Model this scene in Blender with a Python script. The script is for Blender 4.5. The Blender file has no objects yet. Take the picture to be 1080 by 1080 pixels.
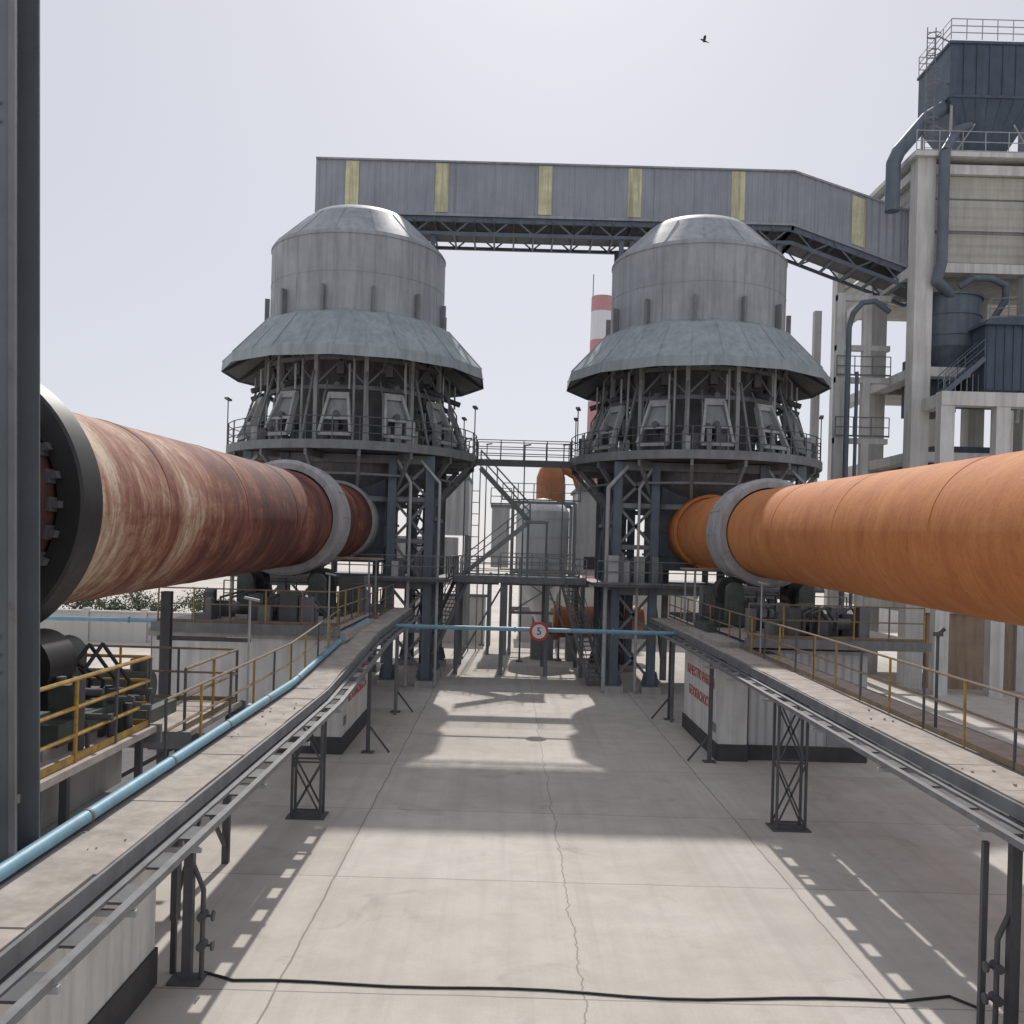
import bpy, math, random
from mathutils import Vector, Matrix
random.seed(7)
sc=bpy.context.scene
R=math.radians
# ------------------------------------------------------------------ materials
def newmat(name):
    m=bpy.data.materials.new(name); m.use_nodes=True
    nt=m.node_tree; nt.nodes.clear()
    o=nt.nodes.new('ShaderNodeOutputMaterial'); b=nt.nodes.new('ShaderNodeBsdfPrincipled')
    nt.links.new(b.outputs[0],o.inputs[0])
    return m,nt,b
def N(nt,t,**k):
    n=nt.nodes.new(t)
    for a,v in k.items(): setattr(n,a,v)
    return n
def noise(nt,vec,scale,detail=4,rough=.6,dist=0):
    n=N(nt,'ShaderNodeTexNoise'); n.inputs['Scale'].default_value=scale; n.inputs['Detail'].default_value=detail
    n.inputs['Roughness'].default_value=rough; n.inputs['Distortion'].default_value=dist
    nt.links.new(vec,n.inputs['Vector']); return n.outputs['Fac']
def pos(nt,scale=(1,1,1)):
    g=N(nt,'ShaderNodeNewGeometry'); mp=N(nt,'ShaderNodeMapping'); mp.inputs['Scale'].default_value=scale
    nt.links.new(g.outputs['Position'],mp.inputs['Vector']); return mp.outputs[0]
def ramp(nt,fac,stops):
    r=N(nt,'ShaderNodeValToRGB'); e=r.color_ramp.elements
    while len(e)<len(stops): e.new(.5)
    for i,(p,c) in enumerate(stops):
        e[i].position=p; e[i].color=c if len(c)==4 else (*c,1)
    nt.links.new(fac,r.inputs[0]); return r.outputs[0]
def mix(nt,fac,a,b,mode='MIX'):
    m=N(nt,'ShaderNodeMix',data_type='RGBA',blend_type=mode)
    for s,x in ((0,fac),(6,a),(7,b)):
        if isinstance(x,(int,float)): m.inputs[s].default_value=x
        elif isinstance(x,tuple): m.inputs[s].default_value=x if len(x)==4 else (*x,1)
        else: nt.links.new(x,m.inputs[s])
    return m.outputs[2]
def math_(nt,op,a,b=None,c=None):
    m=N(nt,'ShaderNodeMath',operation=op)
    for i,x in enumerate((a,b,c)):
        if x is None: continue
        if isinstance(x,(int,float)): m.inputs[i].default_value=x
        else: nt.links.new(x,m.inputs[i])
    return m.outputs[0]
def bump(nt,b,h,strength=.3,dist=.02):
    n=N(nt,'ShaderNodeBump'); n.inputs['Strength'].default_value=strength; n.inputs['Distance'].default_value=dist
    nt.links.new(h,n.inputs['Height']); nt.links.new(n.outputs[0],b.inputs['Normal'])
G=lambda v:(v,v,v,1)
def weathered(name,col,dark=None,rough=.6,metal=0,scale=1.5,streak=.5,amt=.6,corr=None,rust=0,bmp=True):
    m,nt,b=newmat(name)
    dark=dark or tuple(c*.55 for c in col[:3])
    p=pos(nt); ps=pos(nt,(2.2,2.2,.18))
    n1=noise(nt,p,scale,5,.65); n2=noise(nt,ps,1.6,4,.6)
    f=ramp(nt,n1,[(.36,G(0)),(.68,G(1))]); f2=ramp(nt,n2,[(.42,G(0)),(.7,G(1))])
    c=mix(nt,math_(nt,'MULTIPLY',f,amt),col,dark)
    c=mix(nt,math_(nt,'MULTIPLY',f2,streak),c,tuple(x*.8 for x in dark[:3]))
    if rust:
        nr=noise(nt,p,3.1,6,.7); fr=ramp(nt,nr,[(.58,G(0)),(.68,G(1))])
        c=mix(nt,math_(nt,'MULTIPLY',fr,rust),c,(.13,.055,.03))
    nt.links.new(c,b.inputs['Base Color'])
    rr=math_(nt,'MULTIPLY_ADD',n1,.3,rough-.15); nt.links.new(rr,b.inputs['Roughness'])
    b.inputs['Metallic'].default_value=metal
    if corr:
        axis,per=corr
        sx=N(nt,'ShaderNodeSeparateXYZ'); g=N(nt,'ShaderNodeNewGeometry'); nt.links.new(g.outputs['Position'],sx.inputs[0])
        w=math_(nt,'SINE',math_(nt,'MULTIPLY',sx.outputs[axis],2*math.pi/per))
        bump(nt,b,math_(nt,'MULTIPLY',w,.6),.9,.05)
    elif bmp: bump(nt,b,noise(nt,p,14,2,.6),.25,.01)
    return m
M={}
M['tower']=weathered('galvanized_cladding',(.36,.385,.405),(.23,.25,.27),.6,.05,.6,.65,.65)
M['skirt']=weathered('skirt_sheet',(.33,.38,.395),(.215,.255,.27),.6,.05,.8,.6,.6)
M['vessel']=weathered('pale_vessel',(.74,.75,.77),(.58,.59,.61),.6,0,.6,.5,.5)  # vessel colour lightened to stand for haze and backlight
M['steel']=weathered('grey_steel_paint',(.21,.22,.235),(.12,.125,.13),.6,0,1.2,.5,.6,rust=.35,bmp=False)
M['steel_l']=weathered('light_steel_paint',(.42,.435,.445),(.25,.25,.25),.6,0,1.4,.45,.5,rust=.3,bmp=False)
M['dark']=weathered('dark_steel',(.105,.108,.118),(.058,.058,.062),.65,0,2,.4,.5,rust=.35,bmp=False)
M['core']=weathered('shaft_lining_steel',(.19,.19,.20),(.09,.09,.095),.7,0,1.2,.6,.7,rust=.4,bmp=False)
M['black']=weathered('black_rubber_grease',(.028,.028,.030),(.015,.015,.015),.5,0,2,.3,.5,bmp=False)
M['bluesteel']=weathered('blue_grey_steel',(.13,.16,.20),(.075,.095,.12),.6,0,.9,.5,.6,rust=.25,bmp=False)
M['hopper']=weathered('hopper_blue_steel',(.075,.105,.15),(.045,.06,.085),.6,0,.9,.6,.6,rust=.15,bmp=False)
M['post']=weathered('column_paint',(.15,.17,.19),(.10,.115,.13),.5,0,1.2,.3,.5)
M['gallery']=weathered('gallery_corrugated',(.33,.355,.40),(.25,.27,.30),.6,.05,.5,.45,.65,corr=(0,.35))
M['shed']=weathered('shed_corrugated',(.56,.57,.58),(.42,.43,.44),.55,.0,.7,.5,.5,corr=(0,.28))
M['ylw']=weathered('yellow_skylight',(.74,.71,.42),(.40,.39,.27),.45,0,1.4,.9,.7,corr=(0,.35))
M['cream']=weathered('cream_cladding',(.46,.455,.40),(.36,.35,.31),.7,0,.6,.6,.5,corr=(2,.5))
M['conc']=weathered('concrete',(.44,.43,.405),(.28,.27,.25),.85,0,.9,.5,.6)
M['concw']=weathered('whitewashed_concrete',(.66,.66,.64),(.48,.47,.45),.85,0,.7,.65,.6,bmp=False)
M['deck']=weathered('dusty_deck',(.47,.425,.385),(.27,.24,.21),.9,0,2.2,.25,.75)
M['white']=weathered('white_wall_paint',(.70,.70,.68),(.47,.46,.43),.8,0,.9,.55,.55)
M['base']=weathered('dark_plinth',(.075,.075,.078),(.045,.045,.045),.85,0,1.5,.3,.6)
M['yellow']=weathered('yellow_rail_paint',(.50,.31,.05),(.22,.14,.06),.5,0,5,.4,.8,rust=.7,bmp=False)
M['railbrn']=weathered('worn_rail_paint',(.27,.205,.125),(.13,.10,.08),.6,0,4,.3,.7,rust=.6,bmp=False)
M['blue']=weathered('blue_pipe_paint',(.19,.40,.52),(.15,.27,.34),.5,0,1.6,.4,.7,rust=.25)
M['green']=weathered('machine_paint',(.085,.11,.095),(.04,.045,.042),.55,0,3,.3,.7,rust=.6,bmp=False)
M['orange']=weathered('orange_rust',(.50,.19,.08),(.34,.13,.06),.7,0,1,.4,.6)
M['red']=weathered('red_paint',(.45,.04,.035),(.35,.04,.04),.5,0,3,.2,.3,bmp=False)
M['chred']=weathered('chimney_red',(.52,.27,.29),(.45,.26,.27),.8,0,.4,.2,.3,bmp=False)  # red and white bands both paled, distance haze painted into the colour
M['chwhite']=weathered('chimney_white',(.72,.72,.75),(.64,.64,.68),.8,0,.4,.2,.3,bmp=False)
M['bark']=weathered('bark',(.10,.075,.05),(.05,.04,.03),.9,0,4,bmp=False)
M['hood']=weathered('hood_sheet_metal',(.40,.405,.41),(.25,.25,.255),.65,.0,1.4,.6,.65,rust=.3)
M['sand']=weathered('far_wall',(.62,.60,.58),(.5,.48,.45),.9,0,.3,.3,.4,bmp=False)
M['hazy']=weathered('pale_panels',(.72,.72,.71),(.55,.55,.55),.7,0,.5,.4,.5,corr=(0,.6))  # haze over the rear buildings is put into this pale colour
M['bgsteel']=weathered('haze_grey_steel',(.31,.325,.34),(.21,.215,.22),.7,0,1.2,.5,.6,bmp=False)  # background steel, colour lightened in place of haze
M['brown']=weathered('brown_concrete',(.38,.29,.21),(.22,.16,.12),.85,0,.8,.6,.6)
def leafmat():
    m,nt,b=newmat('leaves'); p=pos(nt); n=noise(nt,p,1.2,3)
    c=ramp(nt,n,[(.35,(.055,.085,.05)),(.7,(.12,.15,.085))]); nt.links.new(c,b.inputs['Base Color']); b.inputs['Roughness'].default_value=.8
    return m
M['leaf']=leafmat()
def kilnmat(name,stops,band,patch,pale=None,dark=.5):
    m,nt,b=newmat(name)
    p=pos(nt); pb=pos(nt,(.12,1.0,.12)); ps=pos(nt,(.9,6.,.9))
    nb=noise(nt,pb,.5,6,.75); nf=noise(nt,ps,.8,6,.75); np_=noise(nt,p,.75,8,.72,.8)
    f=math_(nt,'ADD',math_(nt,'MULTIPLY',nb,band),math_(nt,'MULTIPLY',np_,patch))
    f=math_(nt,'ADD',f,math_(nt,'MULTIPLY',nf,1-band-patch))
    sx=N(nt,'ShaderNodeSeparateXYZ'); nt.links.new(p,sx.inputs[0])
    if pale:
        t=math_(nt,'MULTIPLY',math_(nt,'SUBTRACT',pale[0],sx.outputs[1]),pale[1])
        t=math_(nt,'MINIMUM',math_(nt,'MAXIMUM',t,-.045),.085)
        f=math_(nt,'ADD',f,t)
    c=ramp(nt,f,stops)
    n4=noise(nt,p,9,6,.8); c=mix(nt,math_(nt,'MULTIPLY',ramp(nt,n4,[(.5,G(0)),(.7,G(1))]),dark),c,stops[0][1])
    n5=noise(nt,pos(nt,(.5,9,.5)),1.1,3,.6); c=mix(nt,math_(nt,'MULTIPLY',ramp(nt,n5,[(.54,G(0)),(.7,G(1))]),.5),c,stops[1][1])
    # scattered dark stains
    n6=noise(nt,p,1.7,6,.7,1.2); c=mix(nt,math_(nt,'MULTIPLY',ramp(nt,n6,[(.58,G(0)),(.68,G(1))]),.45),c,stops[0][1])
    nt.links.new(c,b.inputs['Base Color']); b.inputs['Roughness'].default_value=.8
    bump(nt,b,n4,.45,.02)
    return m
M['kilnL']=kilnmat('rusty_red_kiln_shell',[(.37,(.05,.019,.015)),(.445,(.13,.038,.026)),(.50,(.23,.08,.05)),(.555,(.37,.20,.13)),(.63,(.60,.48,.36))],.34,.42,(20.5,.019))
M['kilnLd']=kilnmat('shaded_kiln_shell',[(.37,(.025,.012,.011)),(.47,(.055,.022,.018)),(.55,(.09,.035,.026)),(.63,(.13,.06,.045))],.36,.40)  # shade on the left kiln's near end, painted in as darker shell colour
M['kilnR']=kilnmat('orange_rust_kiln_shell',[(.34,(.28,.085,.03)),(.44,(.46,.155,.045)),(.55,(.55,.215,.065)),(.68,(.62,.32,.15))],.36,.40,None,.4)
def groundmat():
    m,nt,b=newmat('concrete_yard')
    p=pos(nt); sx=N(nt,'ShaderNodeSeparateXYZ'); nt.links.new(p,sx.inputs[0]); X=sx.outputs[0]; Y=sx.outputs[1]
    wob=noise(nt,p,.6,3); wob2=noise(nt,pos(nt,(.001,1,1)),.7,7,.7)
    n1=noise(nt,p,.16,6,.6,.4); n2=noise(nt,p,1.1,8,.68); n3=noise(nt,p,25,3,.7)
    c=ramp(nt,n1,[(.3,(.45,.41,.365)),(.5,(.55,.51,.465)),(.72,(.61,.575,.53))])
    c=mix(nt,ramp(nt,n2,[(.42,G(0)),(.72,G(.6))]),c,(.37,.335,.30))
    c=mix(nt,ramp(nt,n3,[(.45,G(0)),(.75,G(.3))]),c,(.30,.28,.25))
    ns=noise(nt,pos(nt,(1.6,.05,1)),1.3,5,.6); c=mix(nt,ramp(nt,ns,[(.48,G(0)),(.7,G(.5))]),c,(.35,.32,.285))
    nst=noise(nt,p,.55,5,.6,1.); c=mix(nt,ramp(nt,nst,[(.60,G(0)),(.72,G(.5))]),c,(.24,.21,.19))
    xi=math_(nt,'FLOOR',math_(nt,'MULTIPLY',math_(nt,'ADD',X,3.3),1/4.63)); yi=math_(nt,'FLOOR',math_(nt,'MULTIPLY',math_(nt,'ADD',Y,.8),1/5.0))
    wn=N(nt,'ShaderNodeTexWhiteNoise',noise_dimensions='2D'); cb=N(nt,'ShaderNodeCombineXYZ'); nt.links.new(xi,cb.inputs[0]); nt.links.new(yi,cb.inputs[1]); nt.links.new(cb.outputs[0],wn.inputs['Vector'])
    c=mix(nt,.2,c,ramp(nt,wn.outputs['Value'],[(0,(.38,.35,.31)),(1,(.66,.63,.58))]))
    def line(v,off,per,w):
        t=math_(nt,'ADD',v,off); t=math_(nt,'ADD',t,math_(nt,'MULTIPLY',math_(nt,'SUBTRACT',wob,.5),.12))
        fr=math_(nt,'FRACT',math_(nt,'MULTIPLY',t,1/per)); d=math_(nt,'MULTIPLY',math_(nt,'MINIMUM',fr,math_(nt,'SUBTRACT',1,fr)),per)
        return math_(nt,'LESS_THAN',d,w)
    j=math_(nt,'MAXIMUM',line(X,3.3,9.26,.018),line(Y,.8,5.0,.015))
    cx=math_(nt,'ABSOLUTE',math_(nt,'ADD',math_(nt,'SUBTRACT',X,1.35),math_(nt,'MULTIPLY',math_(nt,'SUBTRACT',wob2,.5),.55)))
    cr=math_(nt,'LESS_THAN',cx,.012)
    near=math_(nt,'LESS_THAN',Y,75.)
    jj=math_(nt,'MULTIPLY',math_(nt,'MAXIMUM',math_(nt,'MULTIPLY',j,.6),math_(nt,'MULTIPLY',cr,.6)),near)
    c=mix(nt,jj,c,(.12,.105,.09))
    nt.links.new(c,b.inputs['Base Color']); b.inputs['Roughness'].default_value=.88
    bump(nt,b,math_(nt,'SUBTRACT',math_(nt,'MULTIPLY',n3,.25),jj),.35,.02)
    return m
M['ground']=groundmat()

# ------------------------------------------------------------------ builder
class Obj:
    def __init__(s,name,loc=(0,0,0)):
        s.e=bpy.data.objects.new(name,None); s.e.location=loc; s.loc=Vector(loc); s.e.empty_display_size=.5
        sc.collection.objects.link(s.e); s.parts={}
    def part(s,name,mat):
        if (name,mat) not in s.parts: s.parts[(name,mat)]=Part(s,name,mat)
        return s.parts[(name,mat)]
    def done(s):
        for p in s.parts.values(): p.done()
class Part:
    def __init__(s,o,name,mat): s.o=o; s.n=name; s.mat=mat; s.v=[]; s.f=[]; s.sm=[]
    def add(s,vs,fs,smooth=False):
        k=len(s.v); s.v+= [Vector(v) for v in vs]; s.f+=[[i+k for i in f] for f in fs]
        s.sm+=([smooth]*len(fs) if isinstance(smooth,bool) else smooth)
    def hexa(s,p):
        s.add(p,[(0,3,2,1),(4,5,6,7),(0,1,5,4),(1,2,6,5),(2,3,7,6),(3,0,4,7)])
    def box(s,x0,x1,y0,y1,z0,z1):
        s.hexa([(x0,y0,z0),(x1,y0,z0),(x1,y1,z0),(x0,y1,z0),(x0,y0,z1),(x1,y0,z1),(x1,y1,z1),(x0,y1,z1)])
    def beam(s,p,q,w=.15,h=None,up=(0,0,1)):
        h=h or w; p=Vector(p);q=Vector(q);d=(q-p).normalized(); u=Vector(up)
        if abs(d.dot(u))>.98: u=Vector((0,1,0))
        a=d.cross(u).normalized(); b=a.cross(d).normalized(); a*=w/2;b*=h/2
        s.hexa([p-a-b,p+a-b,p+a+b,p-a+b,q-a-b,q+a-b,q+a+b,q-a+b])
    def ibeam(s,p,q,w=.3,h=.3,up=(0,0,1),t=.03):
        p=Vector(p);q=Vector(q);d=(q-p).normalized();u=Vector(up)
        if abs(d.dot(u))>.98: u=Vector((0,1,0))
        a=d.cross(u).normalized(); b=a.cross(d).normalized()
        off=b*(h/2-t/2)
        s.beam(p+off,q+off,w,t,up); s.beam(p-off,q-off,w,t,up); s.beam(p,q,t,h-2*t,up)
    def cyl(s,p,q,r,r2=None,n=16,caps=True):
        r2=r if r2 is None else r2; p=Vector(p);q=Vector(q);d=(q-p).normalized(); u=Vector((0,0,1)) if abs(d.z)<.95 else Vector((0,1,0))
        a=d.cross(u).normalized(); b=a.cross(d).normalized()
        c=[(math.cos(2*math.pi*i/n),math.sin(2*math.pi*i/n)) for i in range(n)]
        v=[p+a*(r*x)+b*(r*y) for x,y in c]+[q+a*(r2*x)+b*(r2*y) for x,y in c]
        s.add(v,[(i,i+n,(i+1)%n+n,(i+1)%n) for i in range(n)],n>6)
        if caps:
            s.add(v[:n],[tuple(range(n))]); s.add(v[n:],[tuple(reversed(range(n)))])
    def tube(s,pts,r,n=8):
        pts=[Vector(p) for p in pts]
        for a,b in zip(pts,pts[1:]): s.cyl(a,b,r,n=n,caps=False)
        for p in pts[1:-1]: s.ball(p,r*1.0,n)
        s.cyl(pts[0],pts[0]+(pts[1]-pts[0]).normalized()*.01,r,n=n); s.cyl(pts[-1],pts[-1]-(pts[-1]-pts[-2]).normalized()*.01,r,n=n)
    def ball(s,c,r,n=8,sz=1,m=None):
        c=Vector(c); m=m or max(4,n//2); vs=[];fs=[]
        for j in range(m+1):
            t=math.pi*j/m
            for i in range(n):
                f=2*math.pi*i/n; vs.append(c+Vector((r*math.sin(t)*math.cos(f),r*math.sin(t)*math.sin(f),r*sz*math.cos(t))))
        for j in range(m):
            for i in range(n): fs.append((j*n+i,(j+1)*n+i,(j+1)*n+(i+1)%n,j*n+(i+1)%n))
        s.add(vs,fs,True)
    def lathe(s,c,prof,n=48,smooth=True,axis='Z'):
        c=Vector(c)
        def P(r,h,t):
            return c+(Vector((r*math.cos(t),r*math.sin(t),h)) if axis=='Z' else Vector((r*math.cos(t),h,r*math.sin(t))))
        for (r0,h0),(r1,h1) in zip(prof,prof[1:]):
            v=[P(r0,h0,2*math.pi*i/n) for i in range(n)]+[P(r1,h1,2*math.pi*i/n) for i in range(n)]
            s.add(v,[(i,(i+1)%n,(i+1)%n+n,i+n) for i in range(n)],smooth)
    def dome(s,c,prof,n=48):
        c=Vector(c);v=[];k=len(prof)
        for r,h in prof: v+=[c+Vector((r*math.cos(2*math.pi*i/n),r*math.sin(2*math.pi*i/n),h)) for i in range(n)]
        s.add(v,[(j*n+i,j*n+(i+1)%n,(j+1)*n+(i+1)%n,(j+1)*n+i) for j in range(k-1) for i in range(n)],True)
    def done(s):
        if not s.v: return
        me=bpy.data.meshes.new(s.n); me.from_pydata([v-s.o.loc for v in s.v],[],s.f); me.update()
        me.polygons.foreach_set('use_smooth',s.sm); me.materials.append(M[s.mat])
        ob=bpy.data.objects.new(s.n,me); sc.collection.objects.link(ob); ob.parent=s.o.e
def railing(o,pts,posts='railbrn',rails='railbrn',h=1.1,sp=1.5,r=.028,levels=(1,.55),alt=None,toe=True,nm='railing'):
    pr=o.part(nm+'_rails',rails); pp=o.part(nm+'_posts',posts); pa=o.part(nm+'_posts',alt) if alt else pp
    pts=[Vector(p) for p in pts]; k=0
    for a,b in zip(pts,pts[1:]):
        L=(b-a).length; m=max(1,round(L/sp))
        for i in range(m+1):
            p=a.lerp(b,i/m); q=pa if (k%2) else pp; k+=1
            q.cyl(p,p+Vector((random.uniform(-.012,.012),random.uniform(-.012,.012),h)),r*1.1,n=6)
        for l in levels: pr.cyl(a+Vector((0,0,h*l)),b+Vector((0,0,h*l)),r,n=6)
        if toe: pr.beam(a+Vector((0,0,.06)),b+Vector((0,0,.06)),.012,.1)
def stair(o,a,b,w=.8,side=(0,1,0),mat='steel',n=None):
    a=Vector(a);b=Vector(b);sd=Vector(side).normalized()*w/2; st=o.part('stair_stringers',mat); tr=o.part('stair_treads',mat)
    for s in (-1,1): st.beam(a+sd*s,b+sd*s,.06,.25)
    n=n or max(2,int(abs(b.z-a.z)/.2))
    for i in range(n):
        p=a.lerp(b,(i+.5)/n); tr.beam(p-sd,p+sd,.26,.04)
    for s in (-1,1):
        railing(o,[a+sd*s,b+sd*s],mat,mat,1.0,1.4,.025,toe=False,nm='stair_rail')

# ------------------------------------------------------------------ ground
g=bpy.data.meshes.new('ground'); g.from_pydata([(-900,-200,0),(900,-200,0),(900,1800,0),(-900,1800,0)],[],[(0,1,2,3)]); g.materials.append(M['ground'])
go=bpy.data.objects.new('ground',g); sc.collection.objects.link(go)

# ------------------------------------------------------------------ towers
CY=50; LX=-8.2; RX=9.65
def tower(cx):
    o=Obj('preheater_tower',(cx,CY,0)); c=(cx,CY,0)
    def P(r,a,z): return Vector((cx+r*math.cos(a),CY+r*math.sin(a),z))
    sh=o.part('silo_shell','tower')
    sh.lathe(c,[(4.5,17.4),(4.5,21.75)],64)
    sh.lathe(c,[(4.5,21.75),(4.44,21.95)],64); sh.lathe(c,[(4.44,21.95),(2.75,23.55)],64)
    sh.dome(c,[(2.75,23.55),(2.4,23.82),(1.8,24.02),(.9,24.12),(.01,24.14)],64)
    seam=o.part('shell_seams','tower')
    for z in (19.9,): seam.lathe(c,[(4.5,z),(4.515,z),(4.515,z+.03),(4.5,z+.03)],64)
    seam.lathe(c,[(4.5,21.72),(4.54,21.72),(4.54,21.79),(4.46,21.81)],64)
    for i in range(14):
        a=i*math.pi/7+.1; seam.beam(P(4.503,a,18.0),P(4.503,a,21.7),.03,.014,up=(math.cos(a),math.sin(a),0))
        seam.beam(P(4.42,a,21.98),P(2.8,a,23.52),.04,.02)
    cap=o.part('feed_inlet','steel'); cap.cyl((cx,CY+1.5,23.6),(cx,CY+1.5,24.5),.7,n=20); cap.beam((cx,CY+1.5,24.4),(cx,56,26.0),.8,.8)
    br=o.part('shell_brackets','steel')
    for i in range(12):
        a=(i+.5)*math.pi/6+.05
        br.beam(P(4.66,a,17.8),P(4.66,a,19.2),.14,.24,up=(math.cos(a),math.sin(a),0))
    sk=o.part('conical_skirt','skirt'); n=14; off=math.pi/n
    prof=[(4.52,18.1),(5.0,17.85),(6.8,15.9),(6.85,15.4)]
    for (r0,z0),(r1,z1) in zip(prof,prof[1:]):
        for i in range(n):
            a=i*2*math.pi/n+off;b=(i+1)*2*math.pi/n+off
            sk.add([P(r1,a,z1),P(r1,b,z1),P(r0,b,z0),P(r0,a,z0)],[(0,1,2,3)])
    rb=o.part('skirt_ridges','skirt')
    for i in range(n):
        a=i*2*math.pi/n+off; rb.beam(P(5.0,a,17.86),P(6.82,a,15.91),.06,.03)
        b=(i+.5)*2*math.pi/n+off; rb.beam(P(4.9,b,17.82),P(6.63,b,15.92),.025,.02)
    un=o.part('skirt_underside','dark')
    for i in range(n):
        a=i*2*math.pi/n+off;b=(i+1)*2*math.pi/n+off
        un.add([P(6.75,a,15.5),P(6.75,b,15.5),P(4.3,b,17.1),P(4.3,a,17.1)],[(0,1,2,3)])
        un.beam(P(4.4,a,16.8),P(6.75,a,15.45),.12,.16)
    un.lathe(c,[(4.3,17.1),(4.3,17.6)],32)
    core=o.part('inner_shaft','core'); core.lathe(c,[(3.1,11.5),(3.3,14),(3.8,17.3)],32)
    fr=o.part('upper_columns','steel_l'); bz=o.part('upper_bracing','steel'); ps=o.part('pusher_frames','steel_l'); pd=o.part('pusher_rams','dark'); pb=o.part('pusher_panels','bgsteel')
    for i in range(12):
        a=(i+.5)*math.pi/6; b=a+math.pi/6; u=(math.cos(a),math.sin(a),0)
        fr.beam(P(4.6,a,11.5),P(4.6,a,17.1),.2,.2,up=u)
        for z in (14.3,15.7,16.8): bz.beam(P(4.6,a,z),P(4.6,b,z),.14,.2)
        bz.beam(P(4.65,a,14.4),P(4.65,b,16.8),.09); bz.beam(P(4.65,b,14.4),P(4.65,a,16.8),.09)
        m=a+math.pi/12; um=Vector((math.cos(m),math.sin(m),0)); tg=Vector((-math.sin(m),math.cos(m),0))
        A=P(5.0,m,13.9+random.uniform(-.1,.1));B=P(5.85,m,11.9)
        for s in (-1,1): ps.beam(A+tg*s*.45,B+tg*s*.74,.12,.3,up=um)
        ps.beam(A-tg*.5,A+tg*.5,.2,.3); ps.beam(B-tg*.76,B+tg*.76,.14,.18)
        mid=A.lerp(B,.6); ps.beam(mid-tg*.6,mid+tg*.6,.1,.12)
        pb.hexa([A-tg*.36-um*.15,A+tg*.36-um*.15,A+tg*.36-um*.1,A-tg*.36-um*.1,mid-tg*.54-um*.15,mid+tg*.54-um*.15,mid+tg*.54-um*.1,mid-tg*.54-um*.1])
        pd.cyl(P(4.2,m,14.7),P(5.5,m,14.25),.14,n=10); pd.cyl(P(4.4,m,12.4),P(5.6,m,12.9),.16,n=10)
        pd.beam(P(4.5,m,14.9),P(4.5,m,15.5),.35,.5)
        bz.beam(P(6.0,a,11.55),P(4.9,a,15.0),.1)
        ps.cyl(P(3.9,m,15.2),P(3.9,m,17.0),.12,n=8)
        fr.cyl(P(5.2,m+.1,14.1),P(5.2,m+.1,15.3),.05,n=6); bz.tube([P(5.5,m-.12,11.6),P(5.4,m-.12,13.6),P(4.8,m-.12,14.6)],.04,6)
        fr.tube([P(5.0,m+.14,11.6),P(4.9,m+.14,15.6),P(4.3,m+.14,16.3)],.06,6)
    for i in range(60):
        a=random.uniform(0,6.28); r=random.uniform(4.6,6.0); p=P(r,a,11.56); w=random.uniform(.12,.45); hh=random.uniform(.3,1.4)
        (pd,ps,bz)[i%3].box(p.x-w/2,p.x+w/2,p.y-w/2,p.y+w/2,11.56,11.56+hh)
    dk=o.part('ring_platform','dark'); dk.lathe(c,[(0.01,11.15),(6.45,11.15),(6.45,11.5),(0.01,11.5)],40)
    ed=o.part('platform_edge','steel'); ed.lathe(c,[(6.45,11.15),(6.5,11.15),(6.5,11.56),(6.45,11.56)],40)
    railing(o,[P(6.42,i*math.pi/16,11.56) for i in range(33)],'dark','dark',1.1,1.3,.024,(1,.66,.33),toe=False)
    hp=o.part('discharge_hopper','core'); hp.lathe(c,[(4.3,11.15),(4.0,10.2),(2.4,8.6),(1.9,6.2)],32)
    ub=o.part('cantilever_brackets','steel')
    for i in range(16):
        a=(i+.5)*math.pi/8; ub.beam(P(6.35,a,11.05),P(4.5,a,9.0),.14,.2); ub.beam(P(6.4,a,11.0),P(3.5,a,11.0),.14,.3)
        ub.beam(P(4.5,a,9.0),P(4.5,a+math.pi/8,9.0),.18,.24); ub.beam(P(5.5,a,10.1),P(5.5,a+math.pi/8,10.1),.1)
    lg=o.part('support_legs','bluesteel'); bc=o.part('leg_bracing','steel'); fo=o.part('footings','conc')
    L=[(sx*x,sy*4.3) for sx in(-1,1) for sy in(-1,1) for x in(2.6,4.4)]+[(-4.4,0),(4.4,0)]
    for x,y in L:
        lg.ibeam((cx+x,CY+y,.3),(cx+x,CY+y,11.1),.4,.4,t=.06)
        fo.box(cx+x-.45,cx+x+.45,CY+y-.45,CY+y+.45,-.1,.32)
        lg.box(cx+x-.34,cx+x+.34,CY+y-.34,CY+y+.34,.32,.38)
        lg.beam((cx+x-.3,CY+y,.38),(cx+x-.15,CY+y,1.0),.06,.3); lg.beam((cx+x+.3,CY+y,.38),(cx+x+.15,CY+y,1.0),.06,.3)
    lv=[.6,2.7,4.8,7.0,9.0,10.8]
    for sy in (-4.3,4.3):
        for sx in (-1,1):
            for z0,z1 in zip(lv,lv[1:]):
                a=(cx+sx*2.6,CY+sy); b=(cx+sx*4.4,CY+sy)
                bc.beam((*a,z0),(*b,z1),.13); bc.beam((*b,z0),(*a,z1),.13); bc.beam((*a,z1),(*b,z1),.18,.22)
        bc.beam((cx-4.4,CY+sy,10.9),(cx+4.4,CY+sy,10.9),.25,.4)
        bc.beam((cx-4.4,CY+sy,4.9),(cx+4.4,CY+sy,4.9),.25,.35)
    for sx in (-4.4,4.4):
        for y0,y1 in ((-4.3,0),(0,4.3)):
            for z0,z1 in ((.5,5.0),(5.2,10.8)):
                bc.beam((cx+sx,CY+y0,z0),(cx+sx,CY+y1,z1),.16); bc.beam((cx+sx,CY+y1,z0),(cx+sx,CY+y0,z1),.16)
            bc.beam((cx+sx,CY+y0,5.0),(cx+sx,CY+y1,5.0),.22,.3); bc.beam((cx+sx,CY+y0,8.2),(cx+sx,CY+y1,8.2),.16,.2)
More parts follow.
